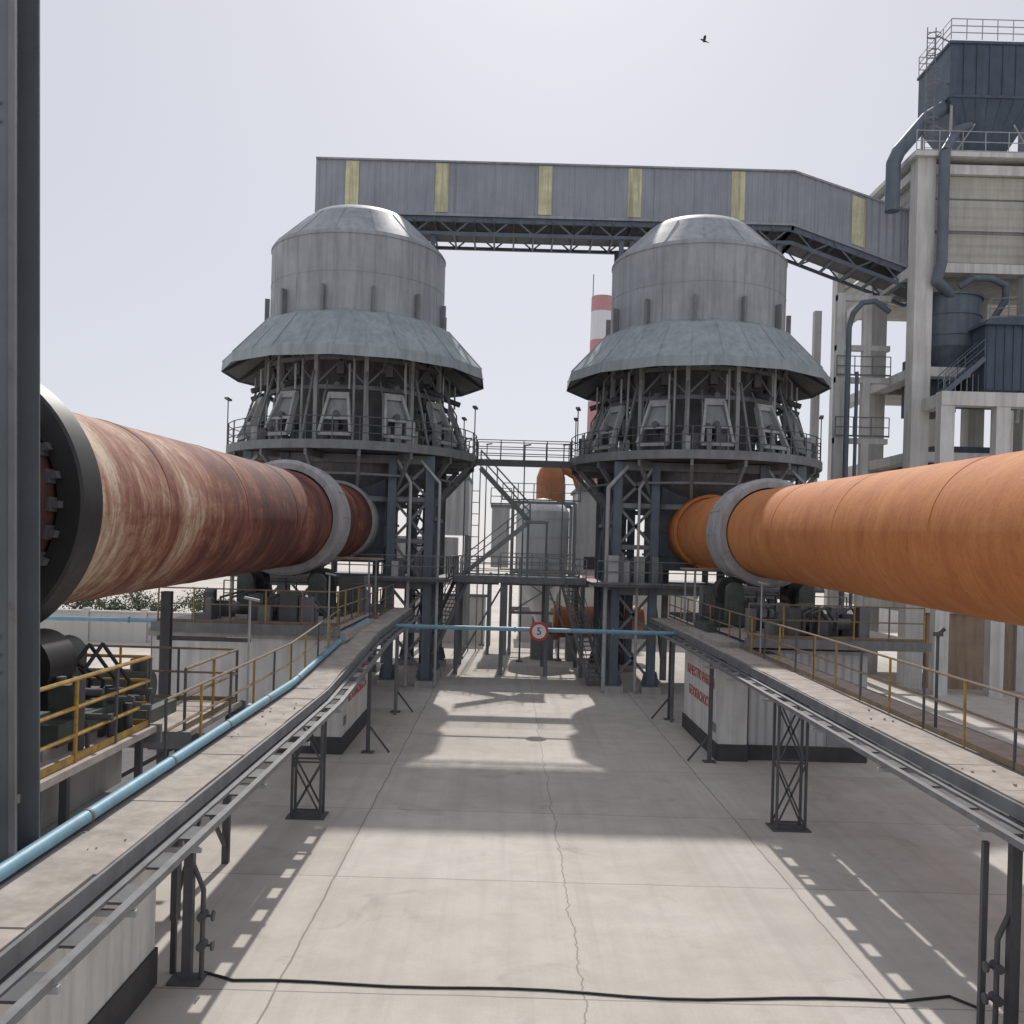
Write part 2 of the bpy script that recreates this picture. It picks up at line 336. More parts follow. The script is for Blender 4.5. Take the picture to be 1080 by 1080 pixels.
    for x in(-1.2,1.2):
        for y in(-1,3): bc.beam((cx+x*1.2,CY+y,.2),(cx+x*1.2,CY+y,6.5),.3)
        bc.beam((cx+x*1.2,CY-1,.5),(cx+x*1.2,CY+3,5),.12)
    tc=o.part('transfer_chamber','bluesteel'); tc.hexa([(cx-2.1,CY-3.2,5.9),(cx+2.1,CY-3.2,5.9),(cx+2.1,CY+2.5,5.9),(cx-2.1,CY+2.5,5.9),(cx-2.1,CY-3.2,10.1),(cx+2.1,CY-3.2,10.1),(cx+2.1,CY+2.5,10.8),(cx-2.1,CY+2.5,10.8)])
    for z in (6.6,7.8,9.0): tc.box(cx-2.18,cx+2.18,CY-3.28,CY+2.58,z,z+.12)
    md=o.part('mid_platform','dark'); md.box(cx-5.4,cx+5.4,CY-5.2,CY+5.2,5.08,5.2)
    railing(o,[(cx-5.35,CY-5.15,5.2),(cx+5.35,CY-5.15,5.2),(cx+5.35,CY+5.15,5.2)],'dark','steel',1.1,1.5,.028,(1,.55))
    cl=o.part('platform_equipment','steel'); cl2=o.part('platform_cabinets','steel_l')
    for i in range(20):
        x=cx+random.choice([-1,1])*random.uniform(2.2,5); y=CY-random.uniform(2,4.9); w=random.uniform(.2,.6); h=random.uniform(.4,1.6)
        (cl,cl2,cl)[i%3].box(x-w/2,x+w/2,y-.2,y+.2,5.2,5.2+h)
    pi=o.part('service_pipes','steel_l')
    for x,r_ in ((4.9,.07),(-4.9,.1),(3.5,.08),(-3.4,.07)):
        pi.tube([(cx+x,CY-4.7,0.1),(cx+x,CY-4.7,9.8),(cx+x*.8,CY-4.4,10.9)],r_)
    lp=o.part('platform_lamp_posts','steel')
    for a in (R(195),R(-10),R(30),R(160)):
        p=P(6.45,a,11.5); lp.cyl(p,p+Vector((0,0,2.5)),.03,n=6); lp.beam(p+Vector((-.05,-.2,2.52)),p+Vector((.05,.2,2.45)),.2,.09)
    o.done()
tower(LX); tower(RX)

# ------------------------------------------------------------------ platform bridges + stairs between towers
o=Obj('access_bridge',(0.7,50,11.3))
d=o.part('bridge_deck','dark'); d.box(-1.7,3.15,49.4,50.6,11.25,11.37); d.box(-1.7,3.15,49.38,49.48,11.05,11.4)
for y in (49.45,50.55): railing(o,[(-1.7,y,11.37),(3.15,y,11.37)],'dark','dark',1.05,1.2,.024,(1,.66,.33),toe=False)
o.done()
o=Obj('stair_platform',(0,54,0))
d=o.part('deck','bgsteel'); d.box(-2.8,4.25,50.5,55.2,5.05,5.2)
s=o.part('frame','steel')
for x in (-2.6,-.2,2.2,4.1):
    for y in (50.7,55): s.ibeam((x,y,0),(x,y,5.05),.22,.22,t=.04)
for x in (-2.6,-.2,2.2): s.beam((x,50.7,5.0),(x+2.2,50.7,5.0),.15,.35)
s.beam((-2.6,50.7,.4),(-.2,50.7,4.8),.1); s.beam((2.2,50.7,4.8),(4.1,50.7,.4),.1)
s.beam((-2.8,50.45,5.1),(4.25,50.45,5.1),.08,.34)
for y in (50.55,55.1): railing(o,[(-2.8,y,5.2),(4.25,y,5.2)],'bgsteel','bgsteel',1.1,1.2,.026,(1,.66,.33))
stair(o,(-2.5,51.6,5.2),(1.2,51.6,8.3),mat='bgsteel'); stair(o,(1.2,52.8,8.3),(-1.6,52.8,11.2),mat='bgsteel'); d.box(1.0,2.2,51,53.4,8.2,8.32)
s.beam((1.1,51.1,5.2),(1.1,51.1,8.2),.12); s.beam((2.1,51.1,5.2),(2.1,51.1,8.2),.12)
stair(o,(-4.0,49,1.2),(-2.4,51.3,5.1),side=(1,-.6,0)); stair(o,(4.6,47.5,.1),(3.3,51.0,5.1),side=(1,.4,0))
o.done()

# ------------------------------------------------------------------ kilns
def kiln(cx,mat,sgn,near,r,dz):
    kz=lambda y: 7.2+dz+(y-10)*.8/36
    o=Obj('rotary_kiln',(cx,25,kz(25))); n=72
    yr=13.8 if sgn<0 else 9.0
    def shell(pn,mt,y0,y1,k):
        sh=o.part(pn,mt); v=[]
        for j in range(k+1):
            y=y0+(y1-y0)*j/k; v+=[(cx+r*math.cos(2*math.pi*i/n),y,kz(y)+r*math.sin(2*math.pi*i/n)) for i in range(n)]
        sh.add(v,[(j*n+i,(j+1)*n+i,(j+1)*n+(i+1)%n,j*n+(i+1)%n) for j in range(k) for i in range(n)],True)
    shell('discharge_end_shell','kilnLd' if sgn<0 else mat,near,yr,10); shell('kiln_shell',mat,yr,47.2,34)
    sm=o.part('shell_seams',mat)
    for y in (18.2,23.6,29.1,40.5): sm.lathe((cx,y,kz(y)),[(r,-.05),(r+.01,-.035),(r+.01,.035),(r,.05)],72,axis='Y')
    rr=o.part('riding_ring','black'); c=(cx,yr,kz(yr)); ro_=r+.42
    rr.lathe(c,[(r+.05,-.35),(ro_-.04,-.35),(ro_,-.31),(ro_,.31),(ro_-.04,.35),(r+.05,.35)],80,axis='Y')
    pads=o.part('ring_pads','dark')
    for i in range(28):
        t=i*2*math.pi/28; u=Vector((math.cos(t),0,math.sin(t))); cc=Vector(c)+u*(r+.02)
        pads.beam(cc-Vector((0,.55,0)),cc+Vector((0,.42,0)),.2,.05,up=u)
        pads.beam(cc-Vector((0,.52,0))+u*.08,cc-Vector((0,.38,0))+u*.08,.1,.1,up=u)
    yh=35.7; h=o.part('ring_hood','hood'); ch=(cx,yh,kz(yh)); rh=r+.40
    h.lathe(ch,[(r+.04,-1.0),(rh-.14,-1.0),(rh-.03,-.93),(rh,-.8),(rh,.8),(rh-.1,.98),(r+.04,.98)],72,axis='Y')
    for i in range(14):
        t=i*2*math.pi/14+.05; u=Vector((math.cos(t),0,math.sin(t))); cc=Vector(ch)+u*(rh+.01); h.beam(cc-Vector((0,.78,0)),cc+Vector((0,.78,0)),.04,.02,up=u)
    se=o.part('inlet_seal','hood' if sgn<0 else mat); cs=(cx,45.6,kz(45.6)); se.lathe(cs,[(r+.02,-.7),(r+.16,-.7),(r+.16,1.2)],60,axis='Y')
    for yy,zt in ((yh,3.9),(yr,3.9)):
        st=o.part('roller_base','green'); ro=o.part('support_rollers','black'); be=o.part('bearing_housings','green'); zc=kz(yy)
        st.box(cx-2.3,cx+2.3,yy-1.2,yy+1.2,zt,zt+.3); st.box(cx-2.1,cx+2.1,yy-1.3,yy-1.0,zt+.3,zt+.45); st.box(cx-2.1,cx+2.1,yy+1.0,yy+1.3,zt+.3,zt+.45)
        rad=ro_; rr_=.5
        for s in (-1,1):
            x=cx+s*1.3; z=zc-math.sqrt((rad+rr_)**2-1.3**2)
            ro.cyl((x,yy-.42,z),(x,yy+.42,z),rr_,n=32); ro.cyl((x,yy-1.2,z),(x,yy+1.2,z),.16,n=16)
            for t in (-1.0,1.0):
                be.box(x-.3,x+.3,yy+t-.2,yy+t+.2,zt+.3,z+.03); be.cyl((x,yy+t-.22,z+.03),(x,yy+t+.22,z+.03),.3,n=20)
    o.done()
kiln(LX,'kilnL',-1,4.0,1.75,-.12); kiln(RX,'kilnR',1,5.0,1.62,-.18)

# ------------------------------------------------------------------ piers
def pier(x0,x1,y0,y1,zt,side,text=None):
    o=Obj('kiln_pier',((x0+x1)/2,(y0+y1)/2,0))
    b=o.part('plinth','base'); b.box(x0-.04,x1+.04,y0-.04,y1+.04,-.1,.55)
    w=o.part('painted_wall','white'); w.box(x0,x1,y0,y1,.55,zt-.25)
    t=o.part('top_slab','conc'); t.box(x0-.1,x1+.1,y0-.1,y1+.1,zt-.25,zt)
    if text:
        xf=x0 if side>0 else x1
        for k,s in enumerate(text):
            cu=bpy.data.curves.new('slogan','FONT'); cu.body=s; cu.size=.46; cu.align_x='CENTER'; cu.extrude=.004; cu.space_character=1.05; cu.offset=.008
            ob=bpy.data.objects.new('slogan_text',cu); sc.collection.objects.link(ob); ob.parent=o.e
            ex=Vector((0,-1,0)) if side>0 else Vector((0,1,0)); n=Vector((-1,0,0)) if side>0 else Vector((1,0,0)); up=Vector((0,0,1))
            mt=Matrix((ex,up,n)).transposed().to_4x4()
            ob.matrix_local=Matrix.Translation(Vector((xf+n.x*.008,(y0+y1)/2,2.25-k*.75))-o.loc)@mt
            cu.materials.append(M['red'])
        p=o.part('notice_plate','steel'); xa=xf-.012 if side>0 else xf+.004; p.box(xa,xa+.008,y0+.3,y0+.8,.85,1.15)
    return o
pier(-11.3,-5.15,30.4,36.6,3.9,-1,['КАЧЕСТВО РАБОТЫ','БЕЗОПАСНОСТЬ']).done()
o=pier(-11.3,-5.15,9.6,14.3,2.85,-1); pd=o.part('bearing_pedestal','conc'); pd.box(-10.6,-6.0,12.4,15.0,2.86,3.9); o.done()
pier(7.05,8.0,31.0,37.0,3.9,1,['КАЧЕСТВО РАБОТЫ','БЕЗОПАСНОСТЬ']).done()
o=pier(7.6,12.3,8.0,13.0,3.2,1); o.done()
o=Obj('corrugated_shed',(10.4,34,0))
w=o.part('walls','shed'); w.box(8.12,12.0,31.3,36.8,.5,3.55); b=o.part('plinth','base'); b.box(8.12,12.05,31.25,36.85,0,.5)
rf=o.part('roof','steel_l'); rf.box(8.12,12.2,31.15,37,3.55,3.66)
dd=o.part('door','bgsteel'); dd.box(10.7,11.6,31.25,31.3,.5,2.5)
o.done()
def platform(x0,x1,y0,y1,z):
    o=Obj('kiln_service_platform',((x0+x1)/2,(y0+y1)/2,z))
    d=o.part('deck','deck'); d.box(x0,x1,y0,y1,z-.1,z)
    e=o.part('edge_beams','steel'); e.box(x0-.06,x1+.06,y0-.08,y0-.001,z-.28,z+.02); e.box(x0-.06,x1+.06,y1+.001,y1+.08,z-.28,z+.02)
    return o
# ------------------------------------------------------------------ tray walkways
def tray(pts,xin,xout,sg):
    o=Obj('cable_tray_walkway',((xin+xout)/2,24,3))
    dk=o.part('cover_slabs','deck'); ch=o.part('side_channels','steel'); ru=o.part('tray_rungs','dark'); cb=o.part('cables','black'); db=o.part('deck_debris','deck')
    for (ya,za),(yb,zb) in zip(pts,pts[1:]):
        n=max(1,round((yb-ya)/1.5))
        for i in range(n):
            y0=ya+(yb-ya)*i/n; y1=ya+(yb-ya)*(i+1)/n; z0=za+(zb-za)*i/n; z1=za+(zb-za)*(i+1)/n; dz=random.uniform(-.008,.012); dz2=dz+random.uniform(-.006,.006)
            xa=xin+random.uniform(-.02,.02); xb=xout
            dk.hexa([(xa,y0+.006,z0-.07),(xb,y0+.006,z0-.07),(xb,y1-.006,z1-.07),(xa,y1-.006,z1-.07),(xa,y0+.006,z0+dz),(xb,y0+.006,z0+dz2),(xb,y1-.006,z1+dz2),(xa,y1-.006,z1+dz)])
            ru.beam((xin,y0,z0-.14),(xout,y0,z0-.14),.07,.06)
            for k in range(random.choice((0,0,1,4))):
                x=random.uniform(min(xin,xout)+.05,max(xin,xout)-.05); y=random.uniform(y0,y1); w=random.uniform(.006,.02); db.box(x-w,x+w,y-w,y+w,z0,z0+.02+w)
        nn=max(1,round((yb-ya)/1.15))
        for i in range(nn):
            t=(i+.5)/nn; y=ya+(yb-ya)*t; z=za+(zb-za)*t
            ru.box(min(xin,xin-.42*sg),max(xin,xin-.42*sg),y-.28,y+.28,z-.34,z-.31)
        ch.beam((xin-sg*.38,ya,za-.33),(xin-sg*.38,yb,zb-.33),.1,.09)
        ch.beam((xin-sg*.03,ya,za-.12),(xin-sg*.03,yb,zb-.12),.05,.2); ch.beam((xin-sg*.06,ya,za-.3),(xin-sg*.06,yb,zb-.3),.16,.05)
        ch.beam((xout+.03*sg,ya,za-.12),(xout+.03*sg,yb,zb-.12),.05,.26)
        for k,(t,r) in enumerate(((.12,.03),(.3,.03),(.5,.045),(.68,.03),(.8,.04))):
            x=xin+(xout-xin)*t; cb.cyl((x,ya,za-.22),(x,yb,zb-.22),r,n=6)
    return o
oL=tray([(4.5,3.0),(23.5,3.12),(33,3.72),(44.6,3.85)],-4.4,-5.2,-1)
oR=tray([(7,3.55),(23.5,3.68),(35,3.75),(44.6,3.7)],6.8,7.62,1)
def truss_leg(o,x0,x1,y,zt):
    s=o.part('truss_leg','dark')
    for x in(x0,x1):
        for yy in (y-.2,y+.2): s.beam((x,yy,0),(x,yy,zt-.2),.06)
    for yy in (y-.2,y+.2):
        zz=[.1,zt*.5-.1,zt-.3]
        for a,b in zip(zz,zz[1:]):
            s.beam((x0,yy,a),(x1,yy,b),.04); s.beam((x1,yy,a),(x0,yy,b),.04); s.beam((x0,yy,b),(x1,yy,b),.04)
        s.beam((x0,yy,.1),(x1,yy,.1),.04)
    s.box(x0-.12,x1+.12,y-.35,y+.35,0,.03); s.box(x0-.1,x1+.1,y-.28,y+.28,zt-.25,zt-.2)
truss_leg(oL,-5.1,-4.4,23.4,2.95); truss_leg(oR,6.8,7.5,23.5,3.5)
def ppost(o,x,y,z,brace):
    s=o.part('pipe_post','dark'); s.beam((x,y,0),(x,y,z-.15),.12); s.beam((x,y,z-.3),(x+brace[0],y+brace[1],z-.3),.1); s.beam((x,y,.9),(x+brace[2],y,.02),.06); s.box(x-.2,x+.2,y-.2,y+.2,0,.03)
for y in (30.8,38.5): ppost(oL,-4.35,y,3.5,(-.8,0,.7)); ppost(oR,6.75,y,3.6,(.8,0,-.7))
for o_,x,y in ((oL,-4.7,14.45),(oR,7.3,13.4)):
    s=o_.part('pier_post','dark'); s.beam((x,y,0),(x,y,2.7 if x<0 else 3.3),.14); s.beam((x-.3,y+.25,0),(x-.3,y+.25,2.7),.08); s.box(x-.25,x+.25,y-.2,y+.2,0,.04)
    v=o_.part('drain_pipe_valves','dark'); X=x+(.22 if x<0 else -.22)
    v.tube([(X,y,0),(X,y,1.4),(x,y,1.9)],.04)
    for z in (.55,1.0): v.cyl((X,y-.1,z),(X,y+.1,z),.07,n=10); v.cyl((X,y,z),(X+(.16 if x<0 else -.16),y,z),.02,n=6); v.cyl((X+(.14 if x<0 else -.14),y,z),(X+(.17 if x<0 else -.17),y,z),.08,n=12)
for o_,xi,xo,zz,sg in ((oL,-3.95,-5.3,2.6,1),(oR,6.35,7.7,3.17,1)):
    a=o_.part('cross_arms','steel_l')
    for y in (7.2,8.6,10.4,12.6,16,19.5,23.4,27,30):
        z=zz+(0 if y<24 or xi>0 else (y-23.5)*.062); a.beam((xi,y,z),(xo,y,z),.06,.07)
railing(oL,[(-5.28,14.9,3.1),(-5.28,23.5,3.14),(-5.28,30.2,3.55)],'dark','railbrn',1.1,1.6,.024,(1,.55),alt='yellow')
railing(oL,[(-5.28,36.9,3.75),(-5.28,44.5,3.85)],'dark','railbrn',1.1,1.5,.024,(1,.55),alt='yellow')
railing(oR,[(7.68,8,3.58),(7.68,23.5,3.7),(7.68,44.5,3.75)],'dark','railbrn',1.1,1.55,.024,(1,.55),alt='yellow')
bl=oL.part('blue_water_pipe','blue'); bl.tube([(-5.22,4.5,3.13),(-5.22,23.5,3.27),(-5.22,33,3.86),(-5.22,36,3.9)],.085,12)
cl_=oL.part('pipe_clamps','steel')
for y in range(6,36,3):
    z=3.13+(y-4.5)*.0074 if y<23.5 else 3.27+(y-23.5)*.062
    cl_.cyl((-5.22,y-.03,z),(-5.22,y+.03,z),.095,n=12)
oL.done(); oR.done()
o=Obj('side_walkway',(8.3,22,3.5)); d=o.part('slabs','deck'); f=o.part('brackets','steel')
for i in range(18):
    y=9.5+i*1.2; d.box(7.75,8.7,y,y+1.19,3.52+random.uniform(0,.01),3.6+random.uniform(0,.012)); f.beam((7.6,y,3.46),(8.75,y,3.46),.07,.1)
f.beam((8.75,9.5,3.5),(8.75,31,3.5),.06,.2); f.beam((8.7,13.3,0),(8.7,13.3,3.4),.1)
o.done()

# service platforms (kiln side)
o=platform(-11.2,-5.5,9.8,15.1,3.75)
railing(o,[(-5.6,9.9,3.75),(-5.6,15.0,3.75),(-9.5,15.0,3.75)],'yellow','yellow',1.1,1.2,.028,(1,.66,.33),alt='dark')
fr=o.part('support_frame','dark')
for y in (10,12.4,14.9): fr.beam((-5.7,y,2.86),(-5.7,y,3.65),.1)
dr=o.part('drive_motor','black')
dr.cyl((-6.6,11.0,4.45),(-6.6,12.2,4.45),.36,n=24); dr.cyl((-6.6,12.2,4.45),(-6.6,12.5,4.45),.26,n=20); dr.box(-6.95,-6.25,11.1,12.2,3.75,4.1)
for i in range(10): dr.cyl((-6.6,11.05+i*.11,4.45),(-6.6,11.09+i*.11,4.45),.4,n=24)
hs=o.part('hydraulic_hoses','black')
for i in range(10):
    x=-5.9-i*.2; hs.tube([(x,14.6,3.9),(x+.1,14.7,4.5),(x-.2,14.4,4.9+random.uniform(-.2,.3)),(x-.4,14.2,4.7)],.03,6)
mc=o.part('valve_blocks','green'); mc2=o.part('valve_bodies','dark')
for i in range(22):
    x=random.uniform(-9,-5.9); y=random.uniform(12.8,14.8); w=random.uniform(.06,.18); mc.box(x-w,x+w,y-w*.7,y+w*.7,3.76,3.76+random.uniform(.2,1.0))
    x+=.2; mc2.cyl((x,y,3.76),(x,y,3.76+random.uniform(.2,1.1)),w*.5,n=10); mc2.cyl((x-.2,y+.1,4.0+i*.03),(x+.3,y+.1,4.0+i*.03),.05,n=8)
o.done()
o=platform(-10.8,-5.5,16.6,20.0,3.35)
railing(o,[(-5.6,16.7,3.35),(-5.6,19.9,3.35),(-10.5,19.9,3.35)],'dark','railbrn',1.1,1.3,.026,(1,.55),alt='yellow')
fr=o.part('frame_legs','dark')
for x in(-10.5,-5.7):
    for y in(16.8,19.8): fr.beam((x,y,0),(x,y,3.25),.14)
fr.beam((-5.7,16.8,.3),(-5.7,19.8,3.1),.07); fr.beam((-5.7,19.8,.3),(-5.7,16.8,3.1),.07); fr.beam((-10.5,16.8,.3),(-5.7,16.8,3.1),.07)
eq=o.part('pump_skid','green'); eq.box(-8.2,-6.4,17.2,18.6,3.35,3.6); eq.cyl((-7.8,17.8,3.95),(-6.6,17.8,3.95),.28,n=20); eq.cyl((-7.0,18.3,3.6),(-7.0,18.3,4.4),.2,n=16)
o.done()
for x0,x1,xr in ((-11.2,-5.3,-5.36),(7.7,13.5,7.76)):
    o=platform(x0,x1,30.2,37.4,4.1)
    railing(o,[(x0+.1,30.3,4.1),(xr if x0<0 else x1-.1,30.3,4.1)] if x0<0 else [(xr,30.3,4.1),(x1-.1,30.3,4.1)],'railbrn','railbrn',1.1,1.2,.026,(1,.55),alt='yellow')
    railing(o,[(x0+.1,37.3,4.1),(x1-.1,37.3,4.1)],'dark','railbrn',1.1,1.3,.026,(1,.55))
    if x0<0: railing(o,[(xr,30.3,4.1),(xr,37.3,4.1)],'dark','railbrn',1.1,1.4,.026,(1,.55),alt='yellow')
    cx=-6.2 if x0<0 else 8.4
    ca=o.part('canopy_roof','brown'); ca.box(cx-1.1,cx+1.1,37,39.4,6.15,6.22) if x0<0 else ca.box(7.2,9.3,37,39.4,6.1,6.17)
    cp=o.part('canopy_posts','steel_l')
    for x in(cx-1,cx+.8):
        for y in(37.2,39.2): cp.beam((x,y,4.0),(x,y,6.12),.07)
    st=o.part('hydraulic_cabinet','steel'); st.box(cx-.5,cx+.5,38,38.8,4.0,5.5); st.box(cx+.55,cx+.85,36.4,37,4.1,5.0)
    ml=o.part('machinery','dark'); ml2=o.part('machinery_light','steel')
    for i in range(24):
        x=random.uniform(x0+.6,x1-.6); y=random.uniform(30.8,33.8); w=random.uniform(.08,.3); (ml if i%2 else ml2).box(x-w,x+w,y-.2,y+.2,4.1,4.1+random.uniform(.2,1.1))
    for i in range(6):
        x=random.uniform(x0+.8,x1-1.8); ml.tube([(x,30.9,4.2),(x,30.9,4.9),(x+.6,31.3,5.1),(x+1.2,31.8,4.4)],.04,6)
        ml2.cyl((x,32,4.5),(x+.8,32,4.5),.2,n=14)
    d=o.part('rear_walkway','dark'); d.box(x0 if x0<0 else 7.7,-5.3 if x0<0 else 9.3,37.5,44.6,3.9,4.0)
    o.done()
o=Obj('vent_pipe',(7.9,17.3,3.7)); p=o.part('pipe','dark'); p.tube([(7.9,17.3,3.6),(7.9,17.3,5.35)],.03); p.cyl((7.9,17.3,5.35),(7.9,17.3,5.43),.09,n=12); p.tube([(7.9,17.3,5.4),(8.02,17.3,5.48)],.04); o.done()
for x,y,z in ((-5.5,20.4,3.2),(-5.5,29.5,3.5),(7.9,29.3,3.6)):
    o=Obj('lamp_post',(x,y,z)); p=o.part('pole','steel_l'); p.cyl((x,y,z),(x,y,z+2.3),.026,n=8); p.beam((x-.12,y,z+2.32),(x+.2,y,z+2.26),.1,.05); p.box(x-.1,x+.1,y-.1,y+.1,z,z+.03); o.done()

# near steel column (left)
o=Obj('steel_column',(-5.6,10.6,0)); c=o.part('flanges','post'); lean=.028
def colbox(p,x0,x1,y0,y1,z0,z1):
    s0=-(z0-2)*lean; s1=-(z1-2)*lean
    p.hexa([(x0+s0,y0,z0),(x1+s0,y0,z0),(x1+s0,y1,z0),(x0+s0,y1,z0),(x0+s1,y0,z1),(x1+s1,y0,z1),(x1+s1,y1,z1),(x0+s1,y1,z1)])
colbox(c,-6.9,-5.21,10.3,10.33,0,17); colbox(c,-6.0,-5.24,10.87,10.9,0,17); colbox(c,-5.62,-5.58,10.33,10.87,0,17)
colbox(o.part('edge_angle','steel'),-5.27,-5.202,10.26,10.297,0,17)
bt=o.part('splice_bolts','steel')
for z in (5.2,5.4,5.6,11.2,11.4):
    for x in (-5.38,-5.5): bt.cyl((x-(z-2)*lean,10.3,z),(x-(z-2)*lean,10.27,z),.02,n=6)
ld=o.part('access_steps','steel')
for i in range(9): ld.box(-6.4,-5.55,9.0,9.55,.6+i*.34,.63+i*.34)
railing(o,[(-6.8,9.9,3.75),(-5.5,9.9,3.75)],'yellow','yellow',1.1,1.2,.03,(1,.6))
o.done()
o=Obj('pipe_support_column',(-8,22.4,0)); p=o.part('post','dark'); p.ibeam((-8.0,22.4,0),(-8.0,22.4,5.5),.22,.22,t=.04); p.beam((-8.2,22.4,4.4),(-6,22.4,4.4),.1); o.done()

# ------------------------------------------------------------------ blue cross pipe + sign
o=Obj('blue_water_pipe',(1,37.6,3.6)); p=o.part('pipe','blue')
p.tube([(-22,37.8,3.45),(-4.3,37.8,3.55),(6.8,37.8,3.55),(6.9,37.8,3.2)],.085,12)
f=o.part('flanges','blue')
for x in (-3.5,.4,4.3,-9,-15): f.cyl((x-.03,37.8,3.55 if x>-5 else 3.5),(x+.03,37.8,3.55 if x>-5 else 3.5),.13,n=14)
s=o.part('pipe_stays','steel'); s.beam((-4.3,37.9,0),(-4.3,37.9,3.5),.12); s.beam((6.75,37.9,0),(6.75,37.9,3.5),.12); s.beam((-22,37.8,0),(-22,37.8,3.4),.14); s.beam((-14,37.8,0),(-14,37.8,3.4),.14)
o.done()
o=Obj('speed_limit_sign',(1.35,37.6,3.5))
p=o.part('red_rim','red'); cc=Vector((1.35,37.62,3.5)); p.cyl(cc,cc+Vector((0,.03,0)),.38,n=32)
p=o.part('white_face','white'); p.cyl(cc+Vector((0,-.006,0)),cc+Vector((0,.02,0)),.28,n=32)
cu=bpy.data.curves.new('digits','FONT'); cu.body='5'; cu.size=.42; cu.align_x='CENTER'; cu.align_y='CENTER'; cu.extrude=.003; cu.materials.append(M['black'])
ob=bpy.data.objects.new('digits',cu); sc.collection.objects.link(ob); ob.parent=o.e; ob.rotation_euler=(R(90),0,0); ob.location=(0,.005,0)
p=o.part('bracket','steel'); p.beam((1.35,37.68,3.3),(1.35,37.68,3.7),.05)
o.done()

# ------------------------------------------------------------------ conveyor gallery
o=Obj('conveyor_gallery',(0,56,26))
A=[(-11.6,54.5,25.8),(15.9,54.5,25.8),(22.4,51.6,22.3)]; H=3.1; W=3.0
fr=o.part('side_walls','gallery'); rf=o.part('roof','steel_l'); un=o.part('floor','dark'); tr=o.part('under_truss','bluesteel'); yl=o.part('skylight_panels','ylw'); tm=o.part('edge_trims','tower')
for a,b in zip(A,A[1:]):
    a=Vector(a);b=Vector(b);B=Vector((0,W,0)); up=Vector((0,0,H))
    fr.add([a,b,b+up,a+up],[(0,1,2,3)]); fr.add([a+B,b+B,b+B+up,a+B+up],[(3,2,1,0)])
    rg=Vector((0,W/2,H+.35)); e=Vector((0,-.12,H-.0)); e2=Vector((0,W+.12,H))
    rf.add([a+e,b+e,b+rg,a+rg],[(0,1,2,3)]); rf.add([a+e2,b+e2,b+rg,a+rg],[(3,2,1,0)])
    un.add([a,b,b+B,a+B],[(3,2,1,0)])
    tm.beam(a+Vector((0,-.03,.06)),b+Vector((0,-.03,.06)),.06,.14); tm.beam(a+Vector((0,-.06,H)),b+Vector((0,-.06,H)),.1,.1)
    n=round((b-a).length/2.3); dn=Vector((0,0,-.95))
    for y in (Vector((0,.15,0)),Vector((0,W-.15,0))):
        tr.beam(a+y+Vector((0,0,-.15)),b+y+Vector((0,0,-.15)),.16,.3); tr.beam(a+y+dn,b+y+dn,.16,.18)
        for i in range(n):
            p=a.lerp(b,i/n)+y;q=a.lerp(b,(i+1)/n)+y; m=p.lerp(q,.5)
            tr.beam(p,m+dn,.08); tr.beam(m+dn,q,.08)
    for i in range(n*2+1):
        p=a.lerp(b,i/n/2); tr.beam(p+Vector((0,.15,-.95)),p+Vector((0,W-.15,-.95)),.1,.16); tr.beam(p+Vector((0,0,-.15)),p+Vector((0,W,-.15)),.12,.2)
    un.add([a+Vector((0,.8,-.8)),b+Vector((0,.8,-.8)),b+Vector((0,2.2,-.8)),a+Vector((0,2.2,-.8))],[(3,2,1,0)])
    for i in range(n):
        p=a.lerp(b,(i+.5)/n); tm.beam(p+Vector((0,-.012,.1)),p+Vector((0,-.012,H-.05)),.02,.015,up=(0,1,0))
e0=Vector(A[0]); fr.add([e0,e0+Vector((0,W,0)),e0+Vector((0,W,H)),e0+Vector((0,W/2,H+.35)),e0+Vector((0,0,H))],[(4,3,2,1,0)])
for x in (-9.5,-4.35,1.6,6.75,12.7): yl.box(x-.38,x+.38,54.46,54.497,26.0,28.8)
a=Vector(A[1]);b=Vector(A[2]); m=a.lerp(b,.5); d=(b-a).normalized(); off=Vector((-.02,-.05,0))
p0=m-d*.4+off;p1=m+d*.4+off; yl.add([p0+Vector((0,0,.2)),p1+Vector((0,0,.2)),p1+Vector((0,0,H-.2)),p0+Vector((0,0,H-.2))],[(0,1,2,3)])
for x in (-4.8,-5.6,6.1,6.7,14.4,15.2):
    for y in (54.8,57.2): tr.ibeam((x,y,0),(x,y,24.9),.26,.26,t=.05)
for x0,x1 in ((-5.6,-4.8),(6.1,6.7),(14.4,15.2)):
    for i in range(8): z=1+i*2.9; tr.beam((x0,54.8,z),(x1,54.8,z+2.9),.1); tr.beam((x0,54.8,z+2.9),(x1,54.8,z+2.9),.1); tr.beam((x0,54.8,z),(x0,57.2,z+2.9),.1)
o.done()

# ------------------------------------------------------------------ right industrial building
o=Obj('industrial_building',(26,55,0))
c=o.part('concrete_frame','concw'); X0=21.1
for x in (X0,27.0,32.5):
    for y in (50,56,62): c.box(x,x+.95,y,y+.95,0,28)
for z in (4,8,12,16.5,22.0,27.2):
    c.box(X0+.97,32.5,50.05,50.9,z,z+.5); c.box(X0+.05,X0+.9,50.97,62,z,z+.5); c.box(X0+.97,32.45,56.05,56.8,z,z+.5)
    s=o.part('floor_slab','conc'); s.box(X0+.98,32.4,50.92,61.8,z+.3,z+.45)
c.box(X0-.3,33.6,49.7,63.2,28.0,28.25)
cp=o.part('cream_cladding','cream')
for z0,z1 in ((22.6,24.1),(24.3,25.9),(26.0,27.15)): cp.box(X0+.98,32.45,50.3,50.4,z0,z1); cp.box(X0+.4,X0+.5,51,61.9,z0,z1)
